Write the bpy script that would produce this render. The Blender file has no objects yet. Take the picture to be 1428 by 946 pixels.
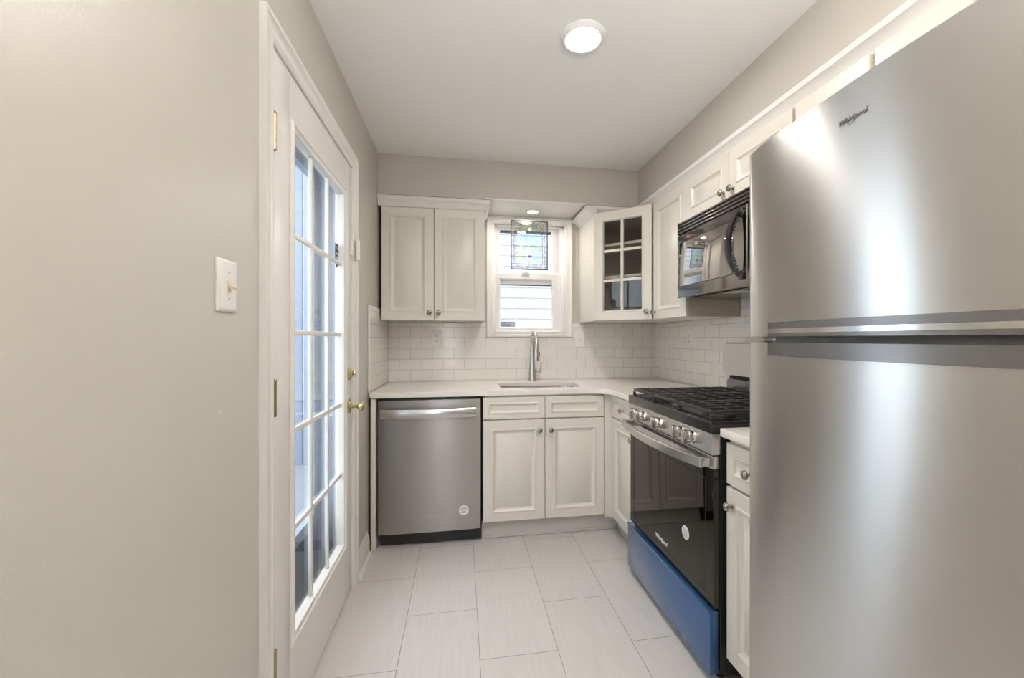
import bpy, bmesh, math, random
from mathutils import Vector, Matrix
random.seed(7)
SC = bpy.context.scene
COL = SC.collection
PI = math.pi

# ------------------------------------------------------------ camera, world, big lights, exposure
FPX, YAW, CAMH = 585.0, 0.1643, 1.2264
cam_d = bpy.data.cameras.new('camera'); cam = bpy.data.objects.new('camera', cam_d); COL.objects.link(cam)
cam_d.sensor_fit = 'HORIZONTAL'; cam_d.sensor_width = 36.0
cam_d.lens = FPX * 36.0 / 1428.0
cam_d.shift_x = -(740.8 - 714.0) / 1428.0
cam_d.clip_start = 0.02
cam.location = (0, 0, CAMH); cam.rotation_euler = (PI / 2, 0, -YAW)
SC.camera = cam

world = bpy.data.worlds.new('sky'); SC.world = world; world.use_nodes = True
bg = world.node_tree.nodes['Background']
bg.inputs['Color'].default_value = (0.80, 0.89, 1.0, 1); bg.inputs['Strength'].default_value = 5.0

vs = SC.view_settings
vs.view_transform = 'Standard'; vs.look = 'None'; vs.gamma = 1.0; vs.use_curve_mapping = False
vs.exposure = -0.04

def area(name, loc, rot, sx, sy, power, color, shape='RECTANGLE', spread=PI):
    d = bpy.data.lights.new(name, 'AREA'); d.shape = shape; d.size = sx; d.size_y = sy
    d.energy = power; d.color = color; d.spread = spread
    o = bpy.data.objects.new(name, d); o.location = loc; o.rotation_euler = rot; COL.objects.link(o); return o
# narrow fill added behind the camera, gives the dishwasher a bright streak
area('rear_strip_fill', (-0.26, -3.12, 1.45), (PI / 2, 0, 0), .14, 1.6, 8, (1.0, 0.985, 0.97))
# upward fill added above the camera to brighten the ceiling
area('ceiling_fill', (0.40, -0.02, 1.96), (PI, 0, 0), 0.5, 0.5, 56, (1.0, 0.975, 0.94))
for nm, loc, rot, sx, sy in (('door_portal', (-0.70, 1.73, 1.1), (0, -PI / 2, 0), 1.7, .62), ('window_portal', (.51, 3.33, 1.7), (-PI / 2, 0, 0), .52, .86)):
    po_ = area(nm, loc, rot, sx, sy, 1, (1, 1, 1)); po_.data.cycles.is_portal = True
WARM = (1.0, 0.96, 0.91)
P_MAIN, P_ALCOVE, P_REAR = 10.5, 4.2, 3.0

# ------------------------------------------------------------ materials
def mat(name, color, rough=0.5, metal=0.0, spec=0.5, bump=None, coat=0.0, ani=0.0, var=None):
    m = bpy.data.materials.new(name); m.use_nodes = True
    nt = m.node_tree; b = nt.nodes['Principled BSDF']
    b.inputs['Base Color'].default_value = (*color, 1); b.inputs['Roughness'].default_value = rough
    b.inputs['Metallic'].default_value = metal; b.inputs['Specular IOR Level'].default_value = spec
    b.inputs['Coat Weight'].default_value = coat
    tc = nt.nodes.new('ShaderNodeTexCoord'); mp = nt.nodes.new('ShaderNodeMapping')
    nt.links.new(tc.outputs['Object'], mp.inputs['Vector'])
    if var:                       # small colour variation: (scale, amount, mapping scale)
        n = nt.nodes.new('ShaderNodeTexNoise'); n.inputs['Scale'].default_value = var[0]; n.inputs['Detail'].default_value = 3
        mp.inputs['Scale'].default_value = var[2] if len(var) > 2 else (1, 1, 1)
        nt.links.new(mp.outputs[0], n.inputs['Vector'])
        mx = nt.nodes.new('ShaderNodeMix'); mx.data_type = 'RGBA'
        mx.inputs[6].default_value = (*[c * (1 - var[1]) for c in color], 1)
        mx.inputs[7].default_value = (*[min(1, c * (1 + var[1])) for c in color], 1)
        nt.links.new(n.outputs['Fac'], mx.inputs[0]); nt.links.new(mx.outputs[2], b.inputs['Base Color'])
    if bump:                      # (scale, strength, mapping scale)
        n = nt.nodes.new('ShaderNodeTexNoise'); n.inputs['Scale'].default_value = bump[0]; n.inputs['Detail'].default_value = 4
        m2 = nt.nodes.new('ShaderNodeMapping'); nt.links.new(tc.outputs['Object'], m2.inputs['Vector'])
        m2.inputs['Scale'].default_value = bump[2] if len(bump) > 2 else (1, 1, 1)
        nt.links.new(m2.outputs[0], n.inputs['Vector'])
        bp = nt.nodes.new('ShaderNodeBump'); bp.inputs['Strength'].default_value = bump[1]; bp.inputs['Distance'].default_value = 0.002
        nt.links.new(n.outputs['Fac'], bp.inputs['Height']); nt.links.new(bp.outputs[0], b.inputs['Normal'])
    if ani:
        t = nt.nodes.new('ShaderNodeTangent'); t.direction_type = 'RADIAL'; t.axis = 'Z'
        nt.links.new(t.outputs[0], b.inputs['Tangent'])
        b.inputs['Anisotropic'].default_value = ani; b.inputs['Anisotropic Rotation'].default_value = 0.25
    return m

def tile_mat(name, axes, phase, bw, rh, c1, c2, mortar, msize, rough, grain=None, bumpd=0.0008):
    m = bpy.data.materials.new(name); m.use_nodes = True
    nt = m.node_tree; b = nt.nodes['Principled BSDF']; L = nt.links.new
    tc = nt.nodes.new('ShaderNodeTexCoord'); sp = nt.nodes.new('ShaderNodeSeparateXYZ'); L(tc.outputs['Object'], sp.inputs[0])
    cb = nt.nodes.new('ShaderNodeCombineXYZ')
    for k, ax in enumerate(axes):
        a = nt.nodes.new('ShaderNodeMath'); a.operation = 'SUBTRACT'
        L(sp.outputs['XYZ'.index(ax)], a.inputs[0]); a.inputs[1].default_value = phase[k]; L(a.outputs[0], cb.inputs[k])
    br = nt.nodes.new('ShaderNodeTexBrick'); L(cb.outputs[0], br.inputs['Vector'])
    br.offset = 0.5; br.offset_frequency = 2; br.squash = 1
    br.inputs['Scale'].default_value = 1; br.inputs['Brick Width'].default_value = bw; br.inputs['Row Height'].default_value = rh
    br.inputs['Mortar Size'].default_value = msize; br.inputs['Mortar Smooth'].default_value = 0.15; br.inputs['Bias'].default_value = 0
    br.inputs['Color1'].default_value = (*c1, 1); br.inputs['Color2'].default_value = (*c2, 1); br.inputs['Mortar'].default_value = (*mortar, 1)
    src = br.outputs['Color']
    if grain:
        n = nt.nodes.new('ShaderNodeTexNoise'); n.inputs['Scale'].default_value = 5; n.inputs['Detail'].default_value = 6
        mp = nt.nodes.new('ShaderNodeMapping'); mp.inputs['Scale'].default_value = grain
        L(tc.outputs['Object'], mp.inputs['Vector']); L(mp.outputs[0], n.inputs['Vector'])
        rp = nt.nodes.new('ShaderNodeValToRGB'); rp.color_ramp.elements[0].color = (.95, .945, .94, 1); rp.color_ramp.elements[1].color = (1.03, 1.03, 1.03, 1)
        rp.color_ramp.elements[0].position = .3; rp.color_ramp.elements[1].position = .7
        L(n.outputs['Fac'], rp.inputs[0])
        mx = nt.nodes.new('ShaderNodeMix'); mx.data_type = 'RGBA'; mx.blend_type = 'MULTIPLY'; mx.inputs[0].default_value = 1
        L(src, mx.inputs[6]); L(rp.outputs[0], mx.inputs[7]); src = mx.outputs[2]
    L(src, b.inputs['Base Color']); b.inputs['Roughness'].default_value = rough
    bp = nt.nodes.new('ShaderNodeBump'); bp.inputs['Distance'].default_value = bumpd; bp.inputs['Strength'].default_value = 0.8; bp.invert = True
    L(br.outputs['Fac'], bp.inputs['Height']); L(bp.outputs[0], b.inputs['Normal'])
    return m

def glass_mat(name, tint=(0.97, 0.98, 0.98), refl=1.0, rough=0.0, ior=1.5):
    m = bpy.data.materials.new(name); m.use_nodes = True; nt = m.node_tree; nt.nodes.clear(); L = nt.links.new
    out = nt.nodes.new('ShaderNodeOutputMaterial'); mx = nt.nodes.new('ShaderNodeMixShader')
    t = nt.nodes.new('ShaderNodeBsdfTransparent'); t.inputs[0].default_value = (*tint, 1)
    g = nt.nodes.new('ShaderNodeBsdfGlossy'); g.inputs['Roughness'].default_value = rough; g.inputs[0].default_value = (refl, refl, refl, 1)
    f = nt.nodes.new('ShaderNodeFresnel'); f.inputs['IOR'].default_value = ior
    ge = nt.nodes.new('ShaderNodeNewGeometry'); sb_ = nt.nodes.new('ShaderNodeMath'); sb_.operation = 'SUBTRACT'; sb_.inputs[0].default_value = 1
    L(ge.outputs['Backfacing'], sb_.inputs[1]); ml = nt.nodes.new('ShaderNodeMath'); ml.operation = 'MULTIPLY'; L(f.outputs[0], ml.inputs[0]); L(sb_.outputs[0], ml.inputs[1])
    L(ml.outputs[0], mx.inputs[0]); L(t.outputs[0], mx.inputs[1]); L(g.outputs[0], mx.inputs[2]); L(mx.outputs[0], out.inputs[0])
    return m

def emit(name, color, s):
    m = bpy.data.materials.new(name); m.use_nodes = True; nt = m.node_tree; b = nt.nodes['Principled BSDF']
    b.inputs['Emission Color'].default_value = (*color, 1); b.inputs['Emission Strength'].default_value = s
    b.inputs['Base Color'].default_value = (.9, .9, .9, 1); return m

M = {}
M['wall'] = mat('wall_paint', (0.535, 0.50, 0.44), 0.33, bump=(240, 0.18), spec=0.4)
M['ceiling'] = mat('ceiling_paint', (0.93, 0.92, 0.905), 0.8, bump=(150, 0.1))
M['trim'] = mat('trim_enamel', (0.76, 0.73, 0.69), 0.28, bump=(30, 0.05))
M['vinyl'] = mat('window_vinyl', (0.86, 0.83, 0.81), 0.35)
M['cab'] = mat('cabinet_paint', (0.70, 0.655, 0.58), 0.33, bump=(60, 0.04))
M['cab_in'] = mat('cabinet_interior', (0.66, 0.61, 0.53), 0.5)
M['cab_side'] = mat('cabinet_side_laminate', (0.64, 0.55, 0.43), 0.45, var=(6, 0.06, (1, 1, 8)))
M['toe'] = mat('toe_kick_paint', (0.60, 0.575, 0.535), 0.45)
M['quartz'] = mat('white_quartz', (0.82, 0.775, 0.72), 0.16, var=(7, 0.05))
M['steel'] = mat('brushed_steel', (0.60, 0.585, 0.565), 0.30, metal=1.0, ani=0.92, bump=(3, 0.05, (1, 1, 260)))
M['steel_dark'] = mat('brushed_steel_darker', (0.33, 0.315, 0.305), 0.28, metal=1.0, ani=0.92, bump=(3, 0.05, (1, 1, 260)))
M['steel_plain'] = mat('satin_steel', (0.62, 0.61, 0.60), 0.24, metal=1.0)
M['chrome'] = mat('polished_nickel', (0.70, 0.68, 0.66), 0.12, metal=1.0)
M['nickel'] = mat('brushed_nickel', (0.36, 0.34, 0.31), 0.22, metal=1.0)
M['brass'] = mat('polished_brass', (0.70, 0.60, 0.36), 0.16, metal=1.0)
M['brass_old'] = mat('aged_brass', (0.36, 0.30, 0.20), 0.35, metal=1.0)
M['black'] = mat('black_enamel', (0.012, 0.012, 0.013), 0.22)
M['black_gloss'] = mat('black_gloss', (0.02, 0.018, 0.018), 0.1, coat=0.5)
M['cooktop'] = mat('glossy_black_cooktop', (0.025, 0.023, 0.021), 0.2, coat=0.15)
M['iron'] = mat('cast_iron', (0.035, 0.033, 0.032), 0.42, bump=(400, 0.3))
M['oven_glass'] = mat('oven_mirror_glass', (0.058, 0.053, 0.045), 0.03, metal=1.0)
M['micro_glass'] = mat('microwave_mirror_glass', (0.47, 0.45, 0.44), 0.025, metal=1.0)
M['micro_black'] = mat('microwave_black', (0.22, 0.21, 0.20), 0.06, metal=1.0)
M['vent_chrome'] = mat('vent_dark_chrome', (0.28, 0.26, 0.25), 0.16, metal=1.0)
M['dark_trim'] = mat('dark_grey_trim', (0.20, 0.195, 0.195), 0.22, metal=0.7)
M['textured_black'] = mat('textured_black_plastic', (0.10, 0.10, 0.105), 0.35, metal=0.5, bump=(900, 0.9))
M['blue_film'] = mat('blue_protective_film', (0.03, 0.10, 0.26), 0.17, metal=0.25, coat=0.6, bump=(14, 0.25, (1, 1, 6)))
M['white_plastic'] = mat('white_plastic', (0.82, 0.79, 0.74), 0.22)
M['almond'] = mat('almond_toggle', (0.70, 0.60, 0.46), 0.3)
M['paper'] = mat('sticker_paper', (0.85, 0.80, 0.79), 0.5)
M['ink'] = mat('sticker_ink', (0.28, 0.25, 0.26), 0.6)
M['logo'] = mat('logo_grey', (0.27, 0.265, 0.26), 0.3, metal=0.6)
M['logo_light'] = mat('logo_light', (0.66, 0.64, 0.61), 0.4)
M['logo_faint'] = mat('logo_etched', (0.42, 0.40, 0.37), 0.4, metal=0.8)
M['slot'] = mat('dark_slot', (0.03, 0.028, 0.025), 0.6)
M['grey_body'] = mat('grey_appliance_side', (0.22, 0.22, 0.225), 0.5)
M['glass'] = glass_mat('window_glass')
M['cab_glass'] = glass_mat('cabinet_glass', (0.88, 0.88, 0.86))
M['screen'] = mat('shaded_rail_grey', (0.10, 0.115, 0.15), 0.5)  # dark tone carrying the shade on the sash rails
M['siding'] = mat('white_siding', (0.52, 0.53, 0.54), 0.6)
M['pale_blue'] = mat('pale_blue_panel', (0.27, 0.31, 0.39), 0.5)
M['storm'] = mat('blue_grey_exterior_paint', (0.40, 0.44, 0.51), 0.4)
M['kick'] = mat('grey_blue_panel', (0.14, 0.19, 0.24), 0.4)
M['deck'] = mat('grey_deck', (0.30, 0.31, 0.33), 0.7, var=(4, .15))
M['ground'] = mat('gravel_ground', (0.36, 0.35, 0.33), 0.9, var=(25, .25))
M['decal_blue'] = mat('blue_decal', (0.20, 0.25, 0.36), 0.4)
M['decal_light'] = mat('light_decal', (0.55, 0.60, 0.68), 0.4)
M['lead'] = mat('dark_lead', (0.045, 0.05, 0.06), 0.4, metal=0.6)
M['purple'] = mat('violet_glass', (0.20, 0.03, 0.42), 0.2)
M['pink'] = mat('rose_glass', (0.75, 0.33, 0.38), 0.2)
M['leaf'] = mat('green_glass', (0.12, 0.38, 0.20), 0.2)
M['yellow'] = mat('yellow_glass', (0.72, 0.68, 0.20), 0.2)
M['lamp'] = emit('lamp_lens', (1.0, 0.97, 0.92), 9.0)
M['lamp_small'] = emit('lamp_lens_small', (1.0, 0.96, 0.90), 5.0)
M['floor'] = tile_mat('floor_tile', 'YX', (2.225, -0.238), 0.6130, 0.3065, (0.58, 0.55, 0.53), (0.565, 0.535, 0.515), (0.20, 0.185, 0.17), 0.0012, 0.33, grain=(14, 1.0, 1))
TW, TH = 0.1556, 0.0788
tc1, tc2, tm = (0.80, 0.765, 0.71), (0.785, 0.75, 0.70), (0.54, 0.51, 0.46)
M['tile_back'] = tile_mat('subway_tile_back', 'XZ', (-0.368 + TW / 2, 0.922), TW, TH, tc1, tc2, tm, 0.0016, 0.14)
M['tile_side'] = tile_mat('subway_tile_side', 'YZ', (3.16, 0.922), TW, TH, tc1, tc2, tm, 0.0016, 0.14)

# ------------------------------------------------------------ mesh helpers
V = Vector
class MB:
    def __init__(s): s.bm = bmesh.new(); s.mi = 0; s.mats = []
    def use(s, name):
        if name not in s.mats: s.mats.append(name)
        s.mi = s.mats.index(name); return s
    def face(s, vs_):
        try: f = s.bm.faces.new(vs_); f.material_index = s.mi; return f
        except ValueError: return None
    def box(s, x0, x1, y0, y1, z0, z1, b=0.0, seg=2):
        c = [(x, y, z) for x in (x0, x1) for y in (y0, y1) for z in (z0, z1)]
        vv = [s.bm.verts.new(p) for p in c]
        fs = [s.face([vv[i] for i in q]) for q in ((0, 1, 3, 2), (4, 6, 7, 5), (0, 4, 5, 1), (2, 3, 7, 6), (0, 2, 6, 4), (1, 5, 7, 3))]
        if b > 0:
            es = list({e for f in fs for e in f.edges})
            r = bmesh.ops.bevel(s.bm, geom=es, offset=b, segments=seg, affect='EDGES', profile=0.5)
            for f in r['faces']: f.material_index = s.mi
        return s
    def loops(s, rings, cap0=True, cap1=True, closed=False, cyc=True):
        R = [[s.bm.verts.new(p) for p in r] for r in rings]
        n = len(R[0]); m = len(R)
        for i in range(m if closed else m - 1):
            a, b_ = R[i], R[(i + 1) % m]
            for j in range(n if cyc else n - 1):
                s.face([a[j], a[(j + 1) % n], b_[(j + 1) % n], b_[j]])
        if not closed:
            if cap0: s.face(R[0])
            if cap1: s.face(list(reversed(R[-1])))
        return s
    def rect(s, o, u, v, n, w, h, prof, closed=False):
        """nested rectangles: prof = [(inset, height along n)]"""
        o, u, v, n = V(o), V(u), V(v), V(n)
        rings = []
        for i, d in prof:
            rings.append([o + u * a + v * b_ + n * d for a, b_ in ((i, i), (w - i, i), (w - i, h - i), (i, h - i))])
        return s.loops(rings, closed=closed)
    def ushape(s, o, u, v, n, w, h, prof):
        """three sided frame (two legs and a head) with a mitred profile"""
        o, u, v, n = V(o), V(u), V(v), V(n)
        rings = []
        for k in range(4):
            r = []
            for i, d in prof:
                a, b_ = ((i, 0), (i, h - i), (w - i, h - i), (w - i, 0))[k]
                r.append(o + u * a + v * b_ + n * d)
            rings.append(r)
        return s.loops(rings)
    def lathe(s, o, ax, prof, n=20, caps=True):
        """prof = [(radius, distance along axis)]"""
        o, ax = V(o), V(ax).normalized(); t = ax.orthogonal().normalized(); q = ax.cross(t)
        rings = [[o + ax * d + (t * math.cos(2 * PI * k / n) + q * math.sin(2 * PI * k / n)) * max(r, 1e-5) for k in range(n)] for r, d in prof]
        return s.loops(rings, cap0=caps, cap1=caps)
    def cyl(s, p0, p1, r0, r1=None, n=16):
        p0, p1 = V(p0), V(p1); return s.lathe(p0, p1 - p0, [(r0, 0), (r0 if r1 is None else r1, (p1 - p0).length)], n)
    def tube(s, pts, r, n=10, radii=None):
        pts = [V(p) for p in pts]; rings = []; up = None
        for i, p in enumerate(pts):
            d = (pts[min(i + 1, len(pts) - 1)] - pts[max(i - 1, 0)]).normalized()
            if up is None: up = d.orthogonal().normalized()
            up = (up - d * up.dot(d)).normalized(); q = d.cross(up); rr = radii[i] if radii else r
            rings.append([p + (up * math.cos(2 * PI * k / n) + q * math.sin(2 * PI * k / n)) * rr for k in range(n)])
        return s.loops(rings)
    def prism(s, pts, z0, z1, b=0):
        a = [s.bm.verts.new((x, y, z0)) for x, y in pts]; c = [s.bm.verts.new((x, y, z1)) for x, y in pts]
        n = len(pts); fs = [s.face(a), s.face(list(reversed(c)))]
        for i in range(n): fs.append(s.face([a[i], a[(i + 1) % n], c[(i + 1) % n], c[i]]))
        if b:
            es = [e for e in fs[1].edges] + [e for e in fs[0].edges]
            r = bmesh.ops.bevel(s.bm, geom=es, offset=b, segments=2, affect='EDGES')
            for f in r['faces']: f.material_index = s.mi
        return s
    def sweep(s, pts, prof, side):
        """sweep profile (a along side, b along world z) along horizontal path; side(i) gives the outward vector"""
        rings = [[V(p) + V(side(i)) * a + V((0, 0, b_)) for a, b_ in prof] for i, p in enumerate(pts)]
        return s.loops(rings)

def wloc(o):
    l = V((0, 0, 0))
    while o is not None: l += o.location; o = o.parent
    return l
def mk(name, mb, m, parent=None, loc=None, smooth=0.7, **props):
    me = bpy.data.meshes.new(name)
    bmesh.ops.recalc_face_normals(mb.bm, faces=mb.bm.faces[:])
    off = wloc(parent) if parent else V((0, 0, 0))
    if loc is not None: off = V(loc)
    bmesh.ops.translate(mb.bm, verts=mb.bm.verts[:], vec=-off)
    mb.bm.to_mesh(me); mb.bm.free()
    if mb.mats:
        for k in mb.mats: me.materials.append(M[k])
    else: me.materials.append(M[m])
    me.polygons.foreach_set('use_smooth', [True] * len(me.polygons)); me.set_sharp_from_angle(angle=smooth)
    o = bpy.data.objects.new(name, me); COL.objects.link(o)
    if parent: o.parent = parent; o.location = off - wloc(parent)
    else: o.location = off
    for k, v_ in props.items(): o[k] = v_
    return o
def thing(name, label, cat, loc, group=None):
    o = bpy.data.objects.new(name, None); o.empty_display_size = 0.1; COL.objects.link(o); o.location = loc
    o['label'] = label; o['category'] = cat
    if group: o['group'] = group
    return o
def tag(o, label, cat, group=None):
    o['label'] = label; o['category'] = cat
    if group: o['group'] = group
    return o
def struct(name, mb, m, loc=(0, 0, 0)):
    o = mk(name, mb, m, loc=loc); o['kind'] = 'structure'; return o
def sroot(name, loc):
    o = bpy.data.objects.new(name, None); o.empty_display_size = 0.1; COL.objects.link(o); o.location = loc; o['kind'] = 'structure'; return o
def text_mesh(name, body, size, o, u, v, n, m, parent, shear=0.0, depth=0.0006, bold=0.0, label=None):
    cu = bpy.data.curves.new(name, 'FONT'); cu.body = body; cu.size = size; cu.extrude = depth; cu.shear = shear; cu.offset = bold
    cu.align_x = 'CENTER'; cu.align_y = 'CENTER'
    tmp = bpy.data.objects.new(name + '_t', cu); COL.objects.link(tmp)
    dg = bpy.context.evaluated_depsgraph_get(); me = bpy.data.meshes.new_from_object(tmp.evaluated_get(dg))
    bpy.data.objects.remove(tmp, do_unlink=True); bpy.data.curves.remove(cu)
    u, v, n = V(u).normalized(), V(v).normalized(), V(n).normalized(); off = wloc(parent)
    for vt in me.vertices:
        c = vt.co.copy(); vt.co = V(o) + u * c.x + v * c.y + n * c.z - off
    me.materials.clear(); me.materials.append(M[m])
    ob = bpy.data.objects.new(name, me); COL.objects.link(ob); ob.parent = parent
    if label: ob['label'] = label
    return ob

# ------------------------------------------------------------ room dimensions
XL, XR, YB, YR, ZC = -0.534, 1.54, 3.17, -3.2, 2.43
TX, TY = 1.53, 3.16                    # tile faces
DY0, DY1, DZ = 1.287, 2.17, 2.065      # door opening on the left wall
WX0, WX1, WZ0, WZ1 = 0.235, 0.792, 1.262, 2.125  # window opening
X, Y, Z = V((1, 0, 0)), V((0, 1, 0)), V((0, 0, 1))

struct('floor', MB().box(XL - .16, XR + .15, YR - .15, YB + .15, -0.10, 0), 'floor')
struct('ceiling', MB().box(XL - .16, XR + .15, YR - .15, YB + .15, ZC, ZC + .1), 'ceiling')
m = MB(); m.box(XL - .15, XL, YR, DY0, 0, ZC); m.box(XL - .15, XL, DY1, YB, 0, ZC); m.box(XL - .15, XL, DY0, DY1, DZ, ZC)
struct('wall_left', m, 'wall')
m = MB(); m.box(XL - .15, WX0, YB, YB + .15, 0, ZC); m.box(WX1, XR + .15, YB, YB + .15, 0, ZC)
m.box(WX0, WX1, YB, YB + .15, 0, WZ0); m.box(WX0, WX1, YB, YB + .15, WZ1, ZC)
struct('wall_back', m, 'wall')
struct('wall_right', MB().box(XR, XR + .15, YR, YB, 0, ZC), 'wall')
m = MB(); m.box(XL - .15, -.43, YR - .15, YR, 0, ZC); m.box(-.09, XR + .15, YR - .15, YR, 0, ZC)
m.box(-.43, -.09, YR - .15, YR, 0, .6); m.box(-.43, -.09, YR - .15, YR, 2.3, ZC)
struct('wall_rear', m, 'wall')
# narrow window added behind the camera for a streak on the dishwasher
w3 = sroot('window_added', (-.26, YR, .6))
mk('window_frame', MB().rect((-.43, YR - .12, .6), X, Z, Y, .34, 1.7, [(0, 0), (.0, .13), (.025, .13), (.025, 0)], closed=True), 'vinyl', w3)
mk('pane', MB().box(-.406, -.114, YR - .07, YR - .065, .624, 2.276), 'glass', w3)
# soffits above the wall cabinets
SY, SX = 2.84, 1.247
m = MB(); m.box(XL, XR, SY, YB, 2.168, ZC); struct('wall_soffit_back', m, 'wall')
m = MB(); m.box(SX, XR, -.6, SY, 2.15, ZC); struct('wall_soffit_right', m, 'wall')
# white board under the soffit above the sink
struct('trim_1', MB().box(.155, .845, 2.803, YB - .001, 2.156, 2.167, .002), 'trim')

# crown on the wall cabinets
CP = [(0, 0), (.004, 0), (.007, .010), (.020, .034), (.030, .042), (.030, .056), (.026, .066), (.0, .066)]
ZK = 2.087
m = MB()
def bis(vs_):      # outward vectors at mitred corners
    return lambda i: vs_[i]
m.sweep([(XL + .002, 2.828, ZK), (.160, 2.828, ZK), (.160, 3.165, ZK)], CP, bis([(0, -1, 0), (1, -1, 0), (1, 0, 0)]))
struct('trim_2', m, 'trim')
m = MB()
CR = [(0, 0), (.004, 0), (.012, .010), (.045, .034), (.064, .044), (.064, .056), (.058, .066), (.0, .066)]
m.sweep([(.905, 3.165, ZK), (.905, 2.828, ZK)], CR, bis([(-1, 0, 0), (-1, -.45, 0)]))
m.sweep([(.905, 2.828, ZK), (1.222, 2.828, ZK)], [(a * .45, b_) for a, b_ in CR], bis([(-2.2, -1, 0), (-1, -1, 0)]))
m.sweep([(1.222, 2.828, ZK - .006), (1.222, .05, ZK - .006)], CP, bis([(-1, -1, 0), (-1, 0, 0)]))
struct('trim_3', m, 'trim')

# baseboard, quarter round
m = MB()
BP = [(0, 0), (.014, 0), (.014, .085), (.010, .092), (.010, .104), (.005, .112), (.004, .122), (0, .124)]
m.loops([[V((XL + a, y, b_)) for a, b_ in BP] for y in (2.238, 2.52)])
m.loops([[V((XL + a, y, b_)) for a, b_ in BP] for y in (YR + .01, 1.218)])
m.loops([[V((XL + .014 + a, y, b_)) for a, b_ in ((0, 0), (.014, 0), (.0125, .006), (.009, .011), (0, .014))] for y in (2.238, 2.515)])
struct('baseboard_left', m, 'trim')

# ------------------------------------------------------------ the glazed door on the left
m = MB()
CAS = [(0, 0), (0, .020), (.010, .020), (.014, .016), (.044, .013), (.050, .016), (.058, .014), (.065, .008), (.065, 0)]
m.use('trim'); m.ushape((XL, DY0 - .065, 0), Y, Z, X, DY1 - DY0 + .13, DZ + .065, CAS)
m.use('trim'); m.box(XL - .045, XL, DY0 - .001, DY0 + .010, 0, DZ); m.box(XL - .045, XL, DY1 - .010, DY1 + .001, 0, DZ); m.box(XL - .045, XL, DY0, DY1, DZ - .01, DZ + .001)
m.use('storm'); m.box(XL - .15, XL - .045, DY0 - .001, DY0 + .012, 0, DZ); m.box(XL - .15, XL - .045, DY1 - .012, DY1 + .001, 0, DZ); m.box(XL - .15, XL - .045, DY0, DY1, DZ - .012, DZ + .001)
struct('trim_4', m, 'trim')
door = sroot('door_1', (XL - .02, DY0, 0))
LY0, LY1, LZ0, LZ1 = DY0 + .014, DY1 - .013, .012, DZ - .013
FX = -0.531                                   # room face of the leaf
GY0, GY1, GZ0, GZ1 = 1.452, 2.018, .290, 1.885   # glass opening
m = MB()
m.box(FX - .042, FX, LY0, GY0 - .03, LZ0, LZ1, .001); m.box(FX - .042, FX, GY1 + .03, LY1, LZ0, LZ1, .001)
m.box(FX - .042, FX, GY0 - .03, GY1 + .03, LZ0, GZ0 - .03); m.box(FX - .042, FX, GY0 - .03, GY1 + .03, GZ1 + .03, LZ1)
mk('door_leaf', m, 'trim', door)
LF = [(0, -.026), (0, .004), (.006, .011), (.014, .011), (.020, .005), (.030, .003), (.034, -.012), (.034, -.026)]
mk('glass_moulding', MB().rect((FX, GY0 - .034, GZ0 - .034), Y, Z, X, GY1 - GY0 + .068, GZ1 - GZ0 + .068, LF, closed=True), 'trim', door)
mk('pane', MB().box(FX - .024, FX - .019, GY0 - .002, GY1 + .002, GZ0 - .002, GZ1 + .002), 'glass', door)
m = MB()
for k in (1, 2):
    y = GY0 + (GY1 - GY0) * k / 3; m.box(FX - .018, FX - .006, y - .009, y + .009, GZ0, GZ1, .003)
for k in range(1, 5):
    z = GZ0 + (GZ1 - GZ0) * k / 5; m.box(FX - .0175, FX - .0065, GY0, GY1, z - .009, z + .009, .003)
mk('muntin_grid', m, 'trim', door)
for z0 in (1.765, 1.005, .235):
    m = MB()
    for k in range(5): m.cyl((FX + .006, LY0 - .006, z0 + k * .0205), (FX + .006, LY0 - .006, z0 + k * .0205 + .0198), .006, n=12)
    m.lathe((FX + .006, LY0 - .006, z0 + .1025), Z, [(.006, 0), (.0065, .003), (.003, .008)], 12)
    m.box(FX - .002, FX + .0015, LY0 - .004, LY0 + .012, z0, z0 + .102)
    mk('hinge', m, 'brass_old', door, label='tarnished brass hinge')
KY = 2.112
m = MB(); m.lathe((FX, KY, .905), X, [(.031, 0), (.031, .004), (.026, .009), (.010, .012), (.008, .034), (.011, .040), (.020, .046), (.0235, .056), (.021, .064), (.012, .069), (.001, .070)], 24)
m.lathe((FX, KY, .935), X, [(.012, 0), (.012, .006), (.006, .008)], 12)
mk('door_knob', m, 'brass', door, label='polished brass door knob')
m = MB(); m.lathe((FX, KY, 1.062), X, [(.030, 0), (.030, .006), (.024, .012), (.010, .014), (.010, .018), (.001, .0181)], 24)
m.box(FX + .018, FX + .032, KY - .004, KY + .004, 1.046, 1.078, .002)
mk('deadbolt', m, 'brass', door, label='brass deadbolt thumb turn')
# threshold
struct('trim_5', MB().box(XL - .15, XL - .001, DY0 + .011, DY1 - .011, .0005, .010, .002), 'kick')
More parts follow.
